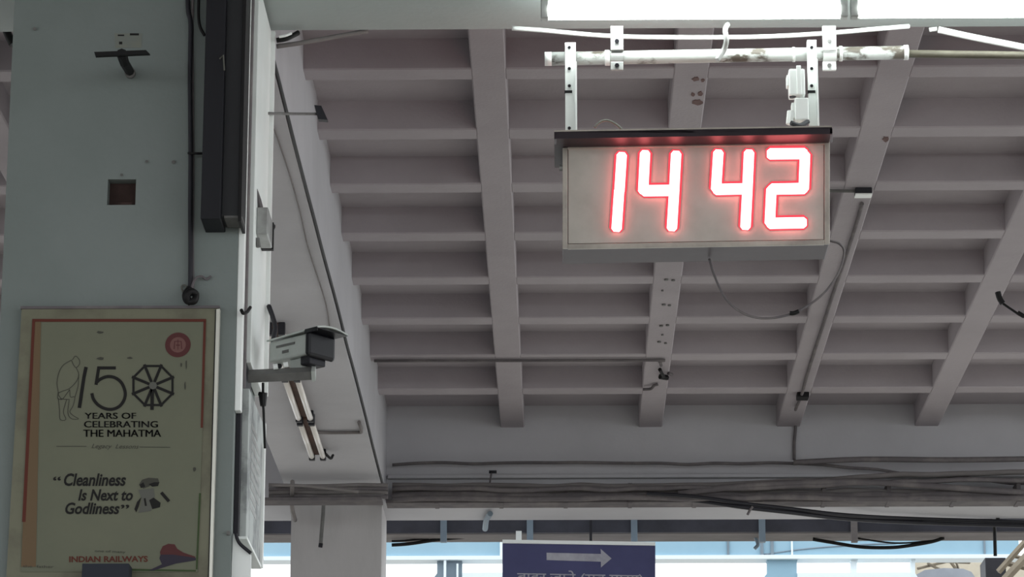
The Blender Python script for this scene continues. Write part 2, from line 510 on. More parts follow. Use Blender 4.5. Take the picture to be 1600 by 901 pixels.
cable('wire', [P(929, 199, 10.75), P(937, 191, 10.75), P(948, 188, 10.75), P(961, 193, 10.75), P(974, 204, 10.75)], .0045, M_INKGREY, 'short pale wire looping over the top of the clock')
cable('wire', [P(1108, 404, 10.75), P(1116, 430, 10.75), P(1135, 468, 10.75), P(1165, 491, 10.75), P(1200, 497, 10.75), P(1242, 488, 10.75), P(1283, 462, 10.75), P(1309, 428, 10.75), P(1319, 395, 10.75), P(1312, 381, 10.75), P(1297, 376, 10.75)], .0042, M_DUSTD, 'thin dark wire hanging in a loop below the clock')
cable('wire_tie', [P(1234, 489, 10.745), P(1240, 489, 10.745), P(1248, 486, 10.745)], .008, M_BLACK, 'small dark connector on the hanging clock wire', 'connector')

# white boxes on the right strap
bx = thing('junction_box', P(1244, 148, 10.64), 'upper white junction box on the right clock strap', 'junction box', 'white boxes on the clock strap')
pxbox(MB(), 1233, 107, 1258, 148, 10.65, 10.71).build('body', M_WHITE_P, bx, .005)
pxbox(MB(), 1245, 102, 1252, 147, 10.64, 10.65).build('lid', M_WHITE, bx, .002)
pxbox(MB(), 1229, 117, 1233, 134, 10.66, 10.70).build('knob', M_WHITE_P, bx, .003)
MB().tube([P(1238, 147, 10.67), P(1239, 152, 10.67)], .012, 8).build('gland', M_DKMETAL, bx)
bx = thing('junction_box', P(1252, 186, 10.64), 'lower white junction box with a round gland on its left', 'junction box', 'white boxes on the clock strap')
pxbox(MB(), 1242, 152, 1264, 187, 10.65, 10.71).build('body', M_WHITE_P, bx, .005)
pxbox(MB(), 1237, 160, 1242, 184, 10.66, 10.70).build('lid', M_WHITE, bx, .002)
MB().tube([P(1236, 174, 10.67), P(1234, 194, 10.67)], .014, 8).build('gland', M_WHITE_P, bx)
MB().tube([P(1236, 192, 10.6), P(1250, 196, 10.62), P(1262, 190, 10.66)], .009, 8, 4).build('lead', M_DKMETAL, bx)

# ------------------------------------------------------------------ pipe that carries the clock
t = thing('support_pipe', P(1130, 90, YP), 'peeling white steel pipe that the clock hangs from', 'pipe')
pc = lambda x, y: P(x, y, YP + .04)
r = (P(1100, 80, YP).z - P(1100, 100, YP).z) / 2
MB().tube([pc(852, 92), pc(1418, 82)], r, 20).build('pipe', M_PIPE, t, smooth=True)
for x0, x1, k in ((851, 862, 1.04), (945, 953, 1.16), (1238, 1242, 1.12), (1311, 1316, 1.14), (1412, 1419, 1.12)):
    f = lambda x: 92 - (x - 852) * 10 / 566
    MB().tube([pc(x0, f(x0)), pc(x1, f(x1))], r * k, 20).build('collar', M_WHITE_P, t, smooth=True)
t = MB().tube([pc(1415, 84), pc(1700, 88)], r * .58, 14).build('thin_pipe', M_PIPE2, smooth=True)
tag(t, 'thin olive grey pipe running off to the right edge', 'pipe')
for i, (x, w_) in enumerate(((964, 20), (1296, 21))):
    t = thing('pipe_clamp', P(x, 50, YP), ['galvanised pipe clamp left of the clock centre', 'bright pipe clamp with two bolts right of the clock'][i], 'clamp', 'clamps holding the white pipe')
    x0, x1 = x - w_ / 2, x + w_ / 2
    m_ = M_GALV if i == 0 else M_WHITE
    pxbox(MB(), x0, 40, x1, 78, YP - .0, YP + .015).build('strap', m_, t, .002)
    yc = 92 - (x - 852) * 10 / 566
    arc = []
    cc = pc(x, yc)
    half = (P(x1, yc, YP).x - P(x0, yc, YP).x) / 2
    mb = MB(); n = 14; vs = []; fs = []
    for k in range(n + 1):
        an = -math.pi / 2 + math.pi * k / n
        for sx in (-1, 1):
            for rr in (r * 1.03, r * 1.22):
                vs.append((cc.x + sx * half, cc.y - rr * math.cos(an), cc.z + rr * math.sin(an)))
    for k in range(n):
        o_ = 4 * k
        fs += [(o_ + 1, o_ + 3, o_ + 7, o_ + 5), (o_, o_ + 4, o_ + 6, o_ + 2), (o_, o_ + 1, o_ + 5, o_ + 4), (o_ + 2, o_ + 6, o_ + 7, o_ + 3)]
    mb.add(vs, fs); mb.build('saddle', m_, t)
    pxbox(MB(), x0, 96, x1, 109 if i == 0 else 109, YP - .0, YP + .015).build('ear', m_, t, .002)
    for yy in (64, 102):
        MB().tube([P(x, yy, YP - .014), P(x, yy, YP + .002)], .0085, 6).build('bolt', M_GALV if i else M_DKMETAL, t)

# ------------------------------------------------------------------ fluorescent lights under the near beam
YT = 10.62
def tube_light(x0, x1, y0, y1, label, grp):
    zt_ = Z_BEAM
    t = thing('tube_light', P((x0 + x1) / 2, 40, YT), label, 'lamp', grp)
    a = P(x0, y0, YT); b = P(x1, y1, YT)
    MB().tube([a, b], .0285, 16).build('tube', M_TUBE, t, smooth=True)
    z = (a.z + b.z) / 2
    MB().box((a.x - .03, YT - .014, z + .034), (b.x + .03, YT + .014, zt_ + .002)).build('batten', M_WHITE, t, .004)
    for p, s in ((a, -1), (b, 1)):
        xa, xb = sorted((p.x + s * .002, p.x + s * .03))
        MB().box((xa, YT - .02, p.z - .03), (xb, YT + .02, p.z + .04)).build('end_cap', M_GALV, t, .004)
tube_light(858, 1311, 18.5, 16.5, 'glowing fluorescent tube light directly above the clock', 'fluorescent tubes under the near beam')
tube_light(1342, 1800, 16, 14, 'glowing fluorescent tube light at the upper right corner', 'fluorescent tubes under the near beam')

cable('white_cable', [P(800, 44, 10.8), P(850, 47.5, 10.8), P(920, 54, 10.8), P(985, 57.5, 10.8), P(1100, 58.5, 10.8), P(1200, 57, 10.8), P(1290, 52, 10.8), P(1360, 46, 10.8), P(1420, 41, 10.86)], .0085, M_WHITE_P, 'white cable sagging across above the clock pipe')
cable('white_cable', [P(1466, 46, 10.9), P(1520, 58, 10.9), P(1600, 74, 10.9), P(1700, 96, 10.9)], .0125, M_WHITE_P, 'white cable slanting down to the right edge')
cable('white_cable', [P(1452, 46.5, 10.92), P(1464, 45, 10.92)], .008, M_WHITE_P, 'short white cable stub at the upper right')
cable('grey_wire', [P(1137, 38, 10.7), P(1133, 47, 10.68), P(1135, 62, 10.68), P(1131, 78, 10.7), P(1120, 94, 10.7)], .010, M_GALV, 'grey wire wrapped from the tube light down onto the pipe')
cable('conduit', [P(432, 72.5, 11.14), P(470, 67, 11.14), P(520, 58, 11.14), P(575, 48, 11.14)], .009, M_DUST, 'pale conduit slanting up to the near beam beside the pillar', 'conduit')
cable('black_cable', [P(432, 63, 11.05), P(448, 60, 11.05), P(466, 51, 11.08)], .010, M_BLACK, 'short thick black cable at the pillar top corner')
cable('white_cable', [P(436, 57.5, 11.0), P(446, 55.5, 11.0), P(455, 52, 11.02)], .005, M_WHITE_P, 'short white strip imitating a highlight on the thick black cable')  # white strip painted in as the highlight of the black cable

# ------------------------------------------------------------------ near pillar fittings
# dark two-strip duct
t = thing('cable_duct', P(348, 344, 10.35), 'tall black and charcoal steel duct on the pillar front', 'duct')
def strip(x0, x1, y0, y1, Ya, Yb, name, m, bev=.004, par=None):
    return pxbox(MB(), x0, y0, x1, y1, Ya, Yb).build(name, m, par, bev)
strip(318.5, 350, -60, 342, 10.24, 10.4, 'channel', M_DUCT_A, par=t)
strip(350, 378, -60, 339, 10.28, 10.4, 'cover', M_DUCT_B, par=t)
strip(376.5, 381.5, -60, 345, 10.25, 10.4, 'edge_flange', M_BLACK, .001, t)
strip(350, 378, 336.5, 340, 10.272, 10.39, 'end_lip', M_BRACKET, .001, t)
MB().tube([P(343, 92, 10.235), P(349, 86, 10.235), P(350.5, 110, 10.235)], .0028, 6).build('wire', M_INKGREY, t)

# T-shaped black bracket
t = thing('wall_bracket', P(205, 115, 10.4), 'black T-shaped bracket sticking out of the pillar', 'bracket')
mb = MB(); q = [(147, 81), (228, 78), (234, 84), (149, 87.5)]
mb.prism([P(a, b, 10.1) for a, b in q], (0, .016, 0)); mb.build('crossbar', M_BLACK, t)
mb = MB()
mb.tube([P(190, 84, 10.12), P(194, 97, 10.2), P(203, 112, 10.36)], [.019, .017, .016], 8); mb.build('arm', M_BLACK, t)
MB().tube([P(197, 101, 10.36), P(190, 99, 10.25)], .007, 6).build('bolt', M_BLACK, t)
MB().tube([P(203, 113, 10.35), P(204, 115, 10.405)], .019, 12).build('wall_plate', M_BRACKET, t)
# sticker remains
t = flat(MB(), [(179, 52), (222, 52), (221, 74), (180, 75)], 10.398)
t = MB().prism([P(a, b, 10.3985) for a, b in [(179, 52), (222, 52), (221, 74), (180, 75)]], (0, .0015, 0)).build('sticker', M_STICK)
tag(t, 'yellowed square sticker remains above the black bracket', 'sticker')
for x0, y0, x1, y1 in ((186, 65, 191, 69), (203, 52, 217, 55), (184, 54, 194, 56)):
    c_ = MB().prism([P(a, b, 10.397) for a, b in ((x0, y0), (x1, y0), (x1, y1), (x0, y1))], (0, .0015, 0)).build('ink_mark', M_INK)
    c_.parent = t; c_.location = -t.location + c_.location if False else (c_.location - t.location)
for i, (x, y, r_) in enumerate(((54, 45, .004), (271, 253, .004), (229, 252, .003), (190, 273, .003))):
    o = MB().tube([P(x, y, 10.392), P(x, y, 10.402)], r_ * 1.6, 8).build('wall_plug', M_BRACKET)
    tag(o, ['dark wall plug near the upper left pillar edge', 'dark wall plug beside the vertical cable', 'faint wall plug up and right of the square hole', 'tiny wall plug just above the square hole'][i], 'plug', 'plugs in the pillar face')

# vertical cable run and its knot
cable('black_cable', [P(293, -40, 10.375), P(294, 15, 10.375), P(298, 40, 10.375), P(297, 120, 10.38), P(298, 238, 10.38), P(297.5, 330, 10.38), P(298, 400, 10.38), P(297, 462, 10.38)], .0085, M_DKMETAL, 'dark cable running down the pillar to the poster top', smooth=6)
cable('grey_cable', [P(302, -40, 10.385), P(300, 60, 10.385), P(301, 240, 10.388), P(300.5, 360, 10.388), P(301, 455, 10.388)], .006, M_DUSTD, 'thin grey cable beside the dark vertical one', smooth=6)
cable('black_cable', [P(312, -30, 10.37), P(310, 15, 10.37), P(312, 40, 10.37), P(320, 56, 10.38)], .0055, M_BLACK, 'black cable bowing into the duct top')
cable('cable_tie', [P(294, 239, 10.37), P(305, 239.5, 10.36), P(319, 239.5, 10.37)], .0045, M_BLACK, 'black tie from the vertical cable to the duct', 'tie')
t = thing('cable_knot', P(297, 474, 10.37), 'knotted black cable end on top of the poster', 'cable')
MB().tube([P(297, 450, 10.36), P(290, 460, 10.35), P(293, 470, 10.35), P(303, 470, 10.34), P(306, 460, 10.35), P(298, 455, 10.34), P(292, 464, 10.34), P(299, 474, 10.35)], .012, 8, 6).build('loop', M_BLACK, t, smooth=True)
MB().tube([P(299, 450, 10.36), P(306, 434, 10.37), P(316, 432, 10.38), P(322, 436, 10.39), P(330, 431, 10.39)], .004, 6, 6).build('loose_end', M_DUSTD, t)
MB().tube([P(296, 452, 10.37), P(288, 445, 10.385), P(284, 448, 10.39), P(286, 456, 10.385)], .003, 6, 6).build('wire', M_INKGREY, t)

# poster ---------------------------------------------------------------
YPO = 10.37
t = thing('poster_board', P(180, 915, YPO), 'framed yellowed poster with 150 and cleanliness lettering on the pillar', 'poster')
bl = (8.5, 925); br = (329.5, 925); tl = (34, 480); tr = (342.5, 479)
def lerp(a, b, k): return (a[0] + (b[0] - a[0]) * k, a[1] + (b[1] - a[1]) * k)
def quadpx(q, Y, d, name, m, par):
    return MB().prism([P(a, b, Y) for a, b in q], (0, d, 0)).build(name, m, par)
quadpx([tl, tr, br, bl], YPO, .028, 'board', M_FRAME, t)
sheet = quadpx([(50, 497), (322, 497), (309, 893), (32, 893)], YPO - .003, .004, 'sheet', M_POSTER, t)
quadpx([(338, 483), (343.5, 482), (330.5, 925), (326, 925)], YPO - .006, .03, 'frame_edge', M_FRAMEHI, t)
quadpx([(336.3, 483), (338.3, 483), (326.3, 925), (324.3, 925)], YPO - .003, .01, 'frame_groove', M_BLACK, t)
quadpx([(32, 478), (343, 477), (343, 481), (32, 482)], YPO - .006, .03, 'frame_edge', M_DUSTD, t)
YI = YPO - .0045
ink = lambda mb, name, m, label=None: mb.build(name, m, t)
ink(flat(MB(), [(50.5, 498), (322, 498), (322, 502.5), (50.5, 502.5)], YI), 'border_print', M_INKRED)
ink(flat(MB(), [(50.5, 498), (55, 498), (40, 815), (34.5, 815)], YI), 'border_print', M_INKRED)
ink(flat(MB(), [(55, 503), (64, 503), (56, 885), (33, 885), (36, 815), (40, 815)], YI + .0002), 'border_print', M_INKBAND)
ink(flat(MB(), [(318, 502), (322, 502), (317, 668), (313.5, 668)], YI), 'border_print', M_INKRED)
ink(flat(MB(), [(311, 770), (314, 770), (308.5, 889), (306, 889)], YI), 'border_print', M_INKGREEN)
ink(flat(MB(), [(200, 888), (306, 890), (306, 892.5), (200, 891)], YI), 'border_print', M_INKGREEN)
# roundel
c = P(278, 538.5, YI); rr = (P(298, 538, YI).x - P(258, 538, YI).x) / 2
ink(MB().ring(c, rr * .62, rr, 32, .0003), 'roundel_ring', M_INKMAROON)
ink(MB().ring(c + Vector((0, .0002, 0)), 0.0005, rr * .62, 28, .0003), 'roundel_disc', M_INKPINK)
mb = MB(); stroke(mb, [(272, 545), (273, 533), (283, 533), (284, 545)], 1.5, YI - .0004); stroke(mb, [(275, 539), (281, 539)], 1.5, YI - .0004); stroke(mb, [(278, 530), (278, 546)], 1, YI - .0004)
ink(mb, 'roundel_emblem', M_INKMAROON)
# 150 with a spoked wheel for the nought
mb = MB(); stroke(mb, [(134.5, 573), (131, 590), (124, 637)], 5.5, YI); ink(mb, 'numeral_print', M_INK)
mb = MB()
stroke(mb, [(181, 574.5), (153, 574.5)], 4.8, YI); stroke(mb, [(154.5, 572.5), (150, 601)], 5, YI)
stroke(mb, [(150, 598), (157, 592), (168, 588), (180, 590), (190, 598), (195.5, 612), (194, 624), (187, 634), (176, 639), (164, 638), (153, 632), (146, 623), (143.5, 614)], 5, YI, smooth=5)
ink(mb, 'numeral_print', M_INK)
mb = MB(); wc = Vector((239, 602)); R = 33
vs8 = [Vector((wc.x + R * math.cos(math.radians(22.5 + 45 * k)), wc.y + R * 1.0 * math.sin(math.radians(22.5 + 45 * k)))) for k in range(8)]
for k in range(8):
    a = vs8[k]; b = vs8[(k + 1) % 8]
    stroke(mb, [a, b], 3.6, YI)
    stroke(mb, [wc + (a - wc) * .18, wc + (a - wc) * 1.08], 4.4, YI - .0002)
stroke(mb, [(238, 606), (237.5, 640)], 5.5, YI - .0002)
ink(mb, 'wheel_print', M_INK)
ink(MB().ring(P(239, 602, YI - .0006), .0004, rr * .30, 16, .0003), 'wheel_hub', M_INKGREY)
for s, x0, x1, y0, y1 in (('YEARS OF', 132, 212, 644.5, 654), ('CELEBRATING', 131, 246, 657.5, 667.5), ('THE MAHATMA', 130, 251, 671, 682)):
    text_shape(s, (x0, y0), (x1, y0), (x0, y1), YI, M_INK, t, bold=.9)
text_shape('Legacy  Lessons', (143, 693), (217, 694), (143, 702), YI, M_INKLINE, t, shear=.4)
ink(stroke(MB(), [(88, 697), (135, 697)], 1, YI), 'rule_print', M_INKLINE); ink(stroke(MB(), [(218, 698), (266, 698.5)], 1, YI), 'rule_print', M_INKLINE)
for s, x0, x1, y0, y1 in (('Cleanliness', 100, 197, 739, 759), ('Is Next to', 122, 207.5, 764, 782), ('Godliness', 102, 187, 784.5, 803)):
    text_shape(s, (x0, y0), (x1, y0), (x0, y1), YI, M_INK, t, thick=.028, shear=.25)
for s, x0, x1, y0 in (('\u201c', 83, 95, 744), ('\u201d', 189, 202, 788)):
    text_shape(s, (x0, y0), (x1, y0), (x0, y0 + 6.5), YI, M_INK, t, thick=.02)
text_shape('one of many', (148, 858), (196, 860), (148, 863), YI, M_INKLINE, t)
text_shape('INDIAN RAILWAYS', (108, 868.5), (231, 868), (108, 878), YI, M_INKRED, t, thick=.03)
text_shape('the  father', (36, 882), (84, 883), (36, 886), YI, M_INKLINE, t)
# stooped walking figure in outline
mb = MB(); L = 1.1
stroke(mb, [(113, 562), (118, 556), (124, 562), (124, 569), (119, 574), (115, 570), (112, 563)], L, YI, smooth=4)
stroke(mb, [(112, 562), (99, 570), (92, 582), (89, 598), (91, 612), (90, 622), (97, 624)], L, YI, smooth=4)
stroke(mb, [(119, 574), (123, 585), (119, 596), (108, 607), (97, 611), (91, 615), (97, 623), (104, 615), (109, 608)], L, YI, smooth=4)
stroke(mb, [(91, 622), (93, 640), (94, 655), (103, 655), (99, 643), (104, 624)], L, YI, smooth=3)
stroke(mb, [(109, 609), (110, 620), (117, 620), (114, 634), (109, 643), (116, 650), (123, 654), (112, 654), (106, 645), (108, 625)], L, YI, smooth=3)
stroke(mb, [(123, 585), (122, 603), (117, 620)], L, YI, smooth=3); stroke(mb, [(94, 623), (109, 624)], L, YI)
ink(mb, 'figure_outline', M_INKLINE)
# small sketch of a person sweeping, beside the motto
ink(flat(MB(), [(217, 757), (222, 749), (232, 746), (247, 747), (249, 754), (240, 755), (232, 760), (224, 763)], YI), 'sketch_print', M_INKLINE)
mb = MB()
flat(mb, [(232, 756), (241, 753), (249, 753), (247, 759), (238, 760)], YI - .0003); flat(mb, [(218, 757), (224, 753), (227, 760), (220, 762)], YI - .0003)
flat(mb, [(210, 795), (214, 784), (221, 776), (217, 790), (213, 800)], YI - .0003); flat(mb, [(233, 781), (240, 777), (251, 785), (250, 792), (238, 795)], YI - .0003)
stroke(mb, [(252, 769), (264, 783)], 5, YI - .0003); stroke(mb, [(226, 778), (228, 790)], 3, YI - .0003)
ink(mb, 'sketch_print', M_INK)
ink(flat(MB(), [(216, 765), (240, 762), (242, 775), (236, 798), (216, 801), (222, 780)], YI), 'sketch_print', M_INKGREY)
# train picture
ink(flat(MB(), [(250, 862), (254, 853), (263, 849), (273, 850), (277, 857), (287, 863), (305, 869), (305, 871), (251, 868)], YI), 'train_print', M_INKMAROON)
ink(flat(MB(), [(251, 866), (270, 866), (306, 871), (306, 875), (275, 880), (240, 891), (232, 891), (253, 881), (249, 872)], YI - .0002), 'train_print', M_INKBLUE)
# rust and dirt specks of the sheet, each a small flat stain with its own outline
def blob(cx, cy, rx, ry, Y, n=12):
    return [(cx + rx * (1 + random.uniform(-.3, .3)) * math.cos(2 * math.pi * k / n), cy + ry * (1 + random.uniform(-.3, .3)) * math.sin(2 * math.pi * k / n)) for k in range(n)]
mb = MB()
for cx, cy, rx, ry in ((156, 519, 6, 2), (157, 560, 6, 2.4), (203, 559, 4, 1.5), (289, 603, 1.3, 6), (291, 570, .9, 8), (283, 570, 1.5, 4), (304, 733, 2.5, 3.5)):
    ink(flat(MB(), blob(cx, cy, rx, ry, YI), YI), 'stain', M_INKLINE)
o = pxbox(MB(), 127, 880, 200, 960, 10.28, 10.36).build('dark_box', M_SIGN)
o.data.materials[0] = mat('dark_box_navy', (36, 40, 50), .6)
tag(o, 'dark navy box in front of the poster bottom', 'box')
tag(pxbox(MB(), 354, 829, 359, 835, 10.39, 10.41).build('wall_plug', M_BRACKET), 'dark wall plug low on the pillar right of the poster', 'plug', 'plugs in the pillar face')

# right side of the near pillar
def side_box(y0, y1, z0, z1, x0, x1):
    return MB().box((x0, y0, z0), (x1, y1, z1))
zA = lambda py, Y: P(420, py, Y).z
o = side_box(10.405, 10.45, zA(640, 10.4), Z_BEAM, XR, XR + .022).build('white_trunking', M_WHITE, None, .003)
tag(o, 'white cable trunking on the front corner of the pillar side', 'trunking')
cable('grey_cable', [(XR + .014, 10.515, Z_BEAM), (XR + .013, 10.52, 5.0), (XR + .014, 10.515, zA(500, 10.5)), (XR + .012, 10.52, zA(800, 10.5))], .012, M_DUSTD, 'grey cable down the pillar side between trunking and panel', smooth=6)
t = thing('cover_board', (XR, 10.8, zA(568, 10.6)), 'long white metal panel on the lit side of the pillar', 'panel')
side_box(10.58, 11.06, zA(566, 10.58), Z_BEAM - .02, XR + .003, XR + .035).build('sheet', M_WHITE, t, .003)
side_box(11.05, 11.075, zA(566, 10.58), Z_BEAM - .02, XR + .003, XR + .05).build('folded_edge', M_WHITE_P, t, .002)
# small box with cables on the panel
t = thing('switch_box', (XR + .05, 10.7, P(410, 378, 10.7).z), 'small grey switch box with a hook on the white panel', 'switch box')
zz0, zz1 = P(410, 377, 10.75).z, P(410, 335, 10.75).z
MB().box((XR + .035, 10.66, zz0), (XR + .075, 10.84, zz1)).build('body', M_GALV, t, .004)
MB().box((XR + .036, 10.845, zz0), (XR + .078, 10.87, zz1)).build('shadow_gap_plate', M_BLACK, t)
MB().tube([P(401, 295, 10.66), P(404, 312, 10.68), P(408, 334, 10.72)], [.003, .010, .014], 6, 3).build('cable_tail', M_DUSTD, t)
MB().tube([P(414, 345, 10.8), P(420, 343, 10.85), P(422, 350, 10.9), P(428, 353, 10.9), P(425, 359, 10.9), P(420, 357, 10.9)], .006, 6, 4).build('hook', M_BLACK, t)
MB().tube([P(402, 372, 10.66), P(404, 386, 10.66)], .008, 6).build('gland', M_BRACKET, t)
o = cable('saddle_clip', [P(377, 484, 10.38), P(380, 489, 10.37), P(386, 487, 10.4), P(391, 480, 10.45)], .006, M_BLACK, 'black cable clip on the pillar corner by the poster', 'clip')
# lower notice on the pillar side
t = thing('side_notice', (XR, 10.75, P(400, 870, 10.9).z), 'pale narrow notice board edge-on under the security camera', 'notice board')
z1 = P(400, 612, 10.55).z; z0 = P(397, 838, 10.5).z
MB().box((XR + .012, 10.5, z0), (XR + .04, 11.02, z1)).build('sheet', M_NOTICE, t, .002)
MB().box((XR + .008, 11.0, z0 - .008), (XR + .05, 11.03, z1)).build('frame_bar', M_WHITE, t, .002)
MB().box((XR + .008, 10.49, z0 - .01), (XR + .045, 11.03, z0)).build('frame_bar', M_WHITE, t, .002)
MB().box((XR + .0, 10.46, z0), (XR + .018, 10.5, z1 + .1)).build('frame_bar', M_DKMETAL, t, .002)
mb = MB()
for k in range(9):
    zc = z0 + .12 + (z1 - z0 - .2) * k / 9
    mb.box((XR + .0395, 10.6, zc), (XR + .041, 10.6 + .34 * (0.5 + .5 * random.random()), zc + .02))
mb.build('printed_lines', M_GALV, t, kind=None)
mb = MB(); mb.prism([P(a, b, 10.43) for a, b in ((365, 833), (369, 836), (377, 852), (392, 866), (391, 930), (361, 930), (362, 880))], (0, .02, 0))
o = mb.build('lit_side_sheet', M_WHITE_P)  # pale sheet added to imitate the lit lower side of the pillar
tag(o, 'pale sheet standing in for the lit lower pillar side', 'sheet')
cable('black_cable', [P(368, 833, 10.42), P(374, 848, 10.42), P(392, 864, 10.42)], .006, M_DKMETAL, 'dark cable along the top of the pale stand-in sheet')
cable('black_cable', [P(391, 600, 10.62), P(402, 612, 10.62), P(411, 628, 10.62), P(413, 650, 10.62), P(416, 720, 10.7), P(418, 800, 10.8)], [.004] * 41, M_BLACK, 'thin black lead hanging below the security camera') if False else None

# rod with an end plate
t = thing('rod_bracket', P(411, 176, 11.0), 'thin rod with a dark end plate beside the pillar top', 'bracket')
MB().tube([P(408, 152, 10.95), P(409, 168, 10.95), P(413, 176, 10.98), P(440, 177.5, 11.1), P(495, 178, 11.3)], .0055, 8, 3).build('rod', M_BRACKET, t)
MB().prism([P(a, b, 11.28) for a, b in ((491, 164), (502, 165), (512, 187), (497, 186))], (.0, .03, 0)).build('end_plate', M_DKMETAL, t)

# security camera --------------------------------------------------------
YQ = 10.7
t = thing('security_camera', P(470, 590, YQ), 'grey security camera with dark hooded front on a pillar bracket', 'security camera')
ang = math.radians(-40)
cpos = P(487, 543, YQ)
MX = Matrix.Translation(cpos) @ Matrix.Rotation(ang, 4, 'Z')
hh = .037
b_ = MB().box((-.155, -.052, -hh), (.03, .052, hh), MX).build('body', M_CAMBODY, t, .006)
MB().box((-.12, -.0545, .008), (-.03, -.051, .016), MX).build('side_groove', M_BRACKET, b_)
MB().box((-.09, -.0545, -.016), (-.06, -.051, -.006), MX).build('emblem', M_BRACKET, b_)
MB().box((.03, -.068, -.047), (.052, .068, .043), MX).build('front_housing', M_CAMDARK, t, .012)
# curved visor
vs = []; fs = []; n = 8
prof = [(-.076 + .152 * k / n, .040 + .011 * math.cos(math.pi * (k / n - .5))) for k in range(n + 1)]
for x in (-.16, .10):
    for dz in (0, .006):
        for (yy, zz) in prof:
            vs.append(MX @ Vector((x, yy * (1 if x > 0 else .8), zz + dz + (0 if x > 0 else -.004))))
m_ = n + 1
for k in range(n):
    fs += [(k, k + 1, 2 * m_ + k + 1, 2 * m_ + k), (m_ + k, 3 * m_ + k, 3 * m_ + k + 1, m_ + k + 1), (k, m_ + k, m_ + k + 1, k + 1), (2 * m_ + k, 2 * m_ + k + 1, 3 * m_ + k + 1, 3 * m_ + k)]
fs += [(0, 2 * m_, 3 * m_, m_), (n, m_ + n, 3 * m_ + n, 2 * m_ + n)]
mb = MB(); mb.add(vs, fs); vis = mb.build('visor', M_CAMBODY, t)
MB().box((.04, -.076, .030), (.100, -.073, .044), MX).build('visor_lip', M_CAMDARK, vis)
MB().box((.035, -.074, .0385), (.101, .074, .0405), MX).build('visor_lining', M_CAMDARK, vis)
MB().box((-.075, -.03, -hh - .045), (-.02, .03, -hh), MX).build('mount', M_CAMBODY, t, .004)
MB().box((-.015, -.04, -hh - .03), (.03, .04, -hh), MX).build('mount_clamp', M_DKMETAL, t, .004)
arm0 = P(381, 588, YQ - .05); arm1 = P(489, 583, YQ)
MB().tube([Vector((XR, arm0.y, arm0.z)), arm0, arm1], .023, 4).build('bracket_arm', M_BRACKET, t)
MB().tube([arm1 + Vector((-.004, 0, 0)), arm1 + Vector((.009, 0, 0))], .029, 4).build('arm_cap', M_CAMBODY, t)
MB().box((XR, 10.56, arm0.z - .06), (XR + .02, 10.76, arm0.z + .045)).build('wall_plate', M_DKMETAL, t, .003)
for x, y in ((430, 573), (446, 570)):
    MB().tube([P(x - 3, y, YQ - .05), P(x + 4, y - 1, YQ - .05)], .0095, 10).build('bolt', M_WHITE_P, t)
MB().tube([P(404, 614, YQ - .05), P(411, 616, YQ - .05), P(411, 634, YQ - .05)], [.006, .016, .010], 8).build('cable_gland', M_BLACK, t)
MB().tube([P(411, 598, YQ - .04), P(411, 628, YQ - .05), P(412, 645, YQ - .05), P(414, 700, YQ)], .0045, 6, 4).build('lead', M_BLACK, t)
cable('black_cable', [P(420, 478, 11.04), P(426, 495, 11.0), P(430, 512, 10.95), P(427, 535, 10.9), P(430, 560, 10.85), P(437, 572, 10.78)], .009, M_DKMETAL, 'dark cable from the panel down behind the security camera', smooth=6)

# unlit twin tubes under the long beam
for i, (ya, yb) in enumerate(((15.25, 16.15), (16.2, 17.14), (17.2, 18.1))):
    t = thing('twin_tube_light', (-1.40, (ya + yb) / 2, Z_BEAM - .06), ['unlit twin tube light hidden behind the camera, nearest of three', 'unlit twin tube light under the long beam, middle of three', 'unlit twin tube light under the long beam, last of three'][i], 'lamp', 'unlit twin tubes under the long beam')
    MB().box((-1.435, ya, Z_BEAM - .03), (-1.375, yb, Z_BEAM)).build('batten', M_BROWN, t, .003)
    for x in (-1.437, -1.373):
        MB().tube([(x, ya + .03, Z_BEAM - .045), (x, yb - .03, Z_BEAM - .045)], .016, 10).build('tube', M_TUBEOFF, t, smooth=True)
        for y in (ya + .012, yb - .012):
            MB().box((x - .017, y - .018, Z_BEAM - .064), (x + .017, y + .018, Z_BEAM - .0)).build('lamp_holder', M_DKMETAL, t, .003)
cable('wire', [(-1.36, 18.05, Z_BEAM - .03), (-1.33, 18.1, Z_BEAM - .05), (-1.32, 18.15, Z_BEAM - .02)], .008, M_BLACK, 'short black wire at the end of the last twin tube')

# cables along the long beam and its wire across
pts = [(XR + .008, y, Z_BEAM + .012 + random.uniform(-.008, .008)) for y in [11.3 + .55 * k for k in range(15)]]
cable('black_cable', pts + [(XR + .008, 19.5, Z_BEAM + .01)], .0068, M_BLACK, 'long black cable along the edge of the long beam', smooth=4)
cable('grey_cable', [(XR - .06 + random.uniform(-.012, .012) + .002 * k, 11.4 + .5 * k, Z_BEAM - .003) for k in range(9)], .0035, M_DUST, 'pale thin wire beside the long black beam cable', smooth=4)
yx = PZ(540, 672, Z_BEAM).y
cable('conduit', [(PZ(488, 675, Z_BEAM).x, yx - .06, Z_BEAM - .012), (PZ(500, 671, Z_BEAM).x, yx, Z_BEAM - .012), (XR - .06, yx, Z_BEAM - .012), (XR - .03, yx - .03, Z_BEAM - .012), (XR - .03, yx - .25, Z_BEAM - .012)], .010, M_DUST, 'grey conduit crossing under the long beam beyond the twin tubes', 'conduit', smooth=3)

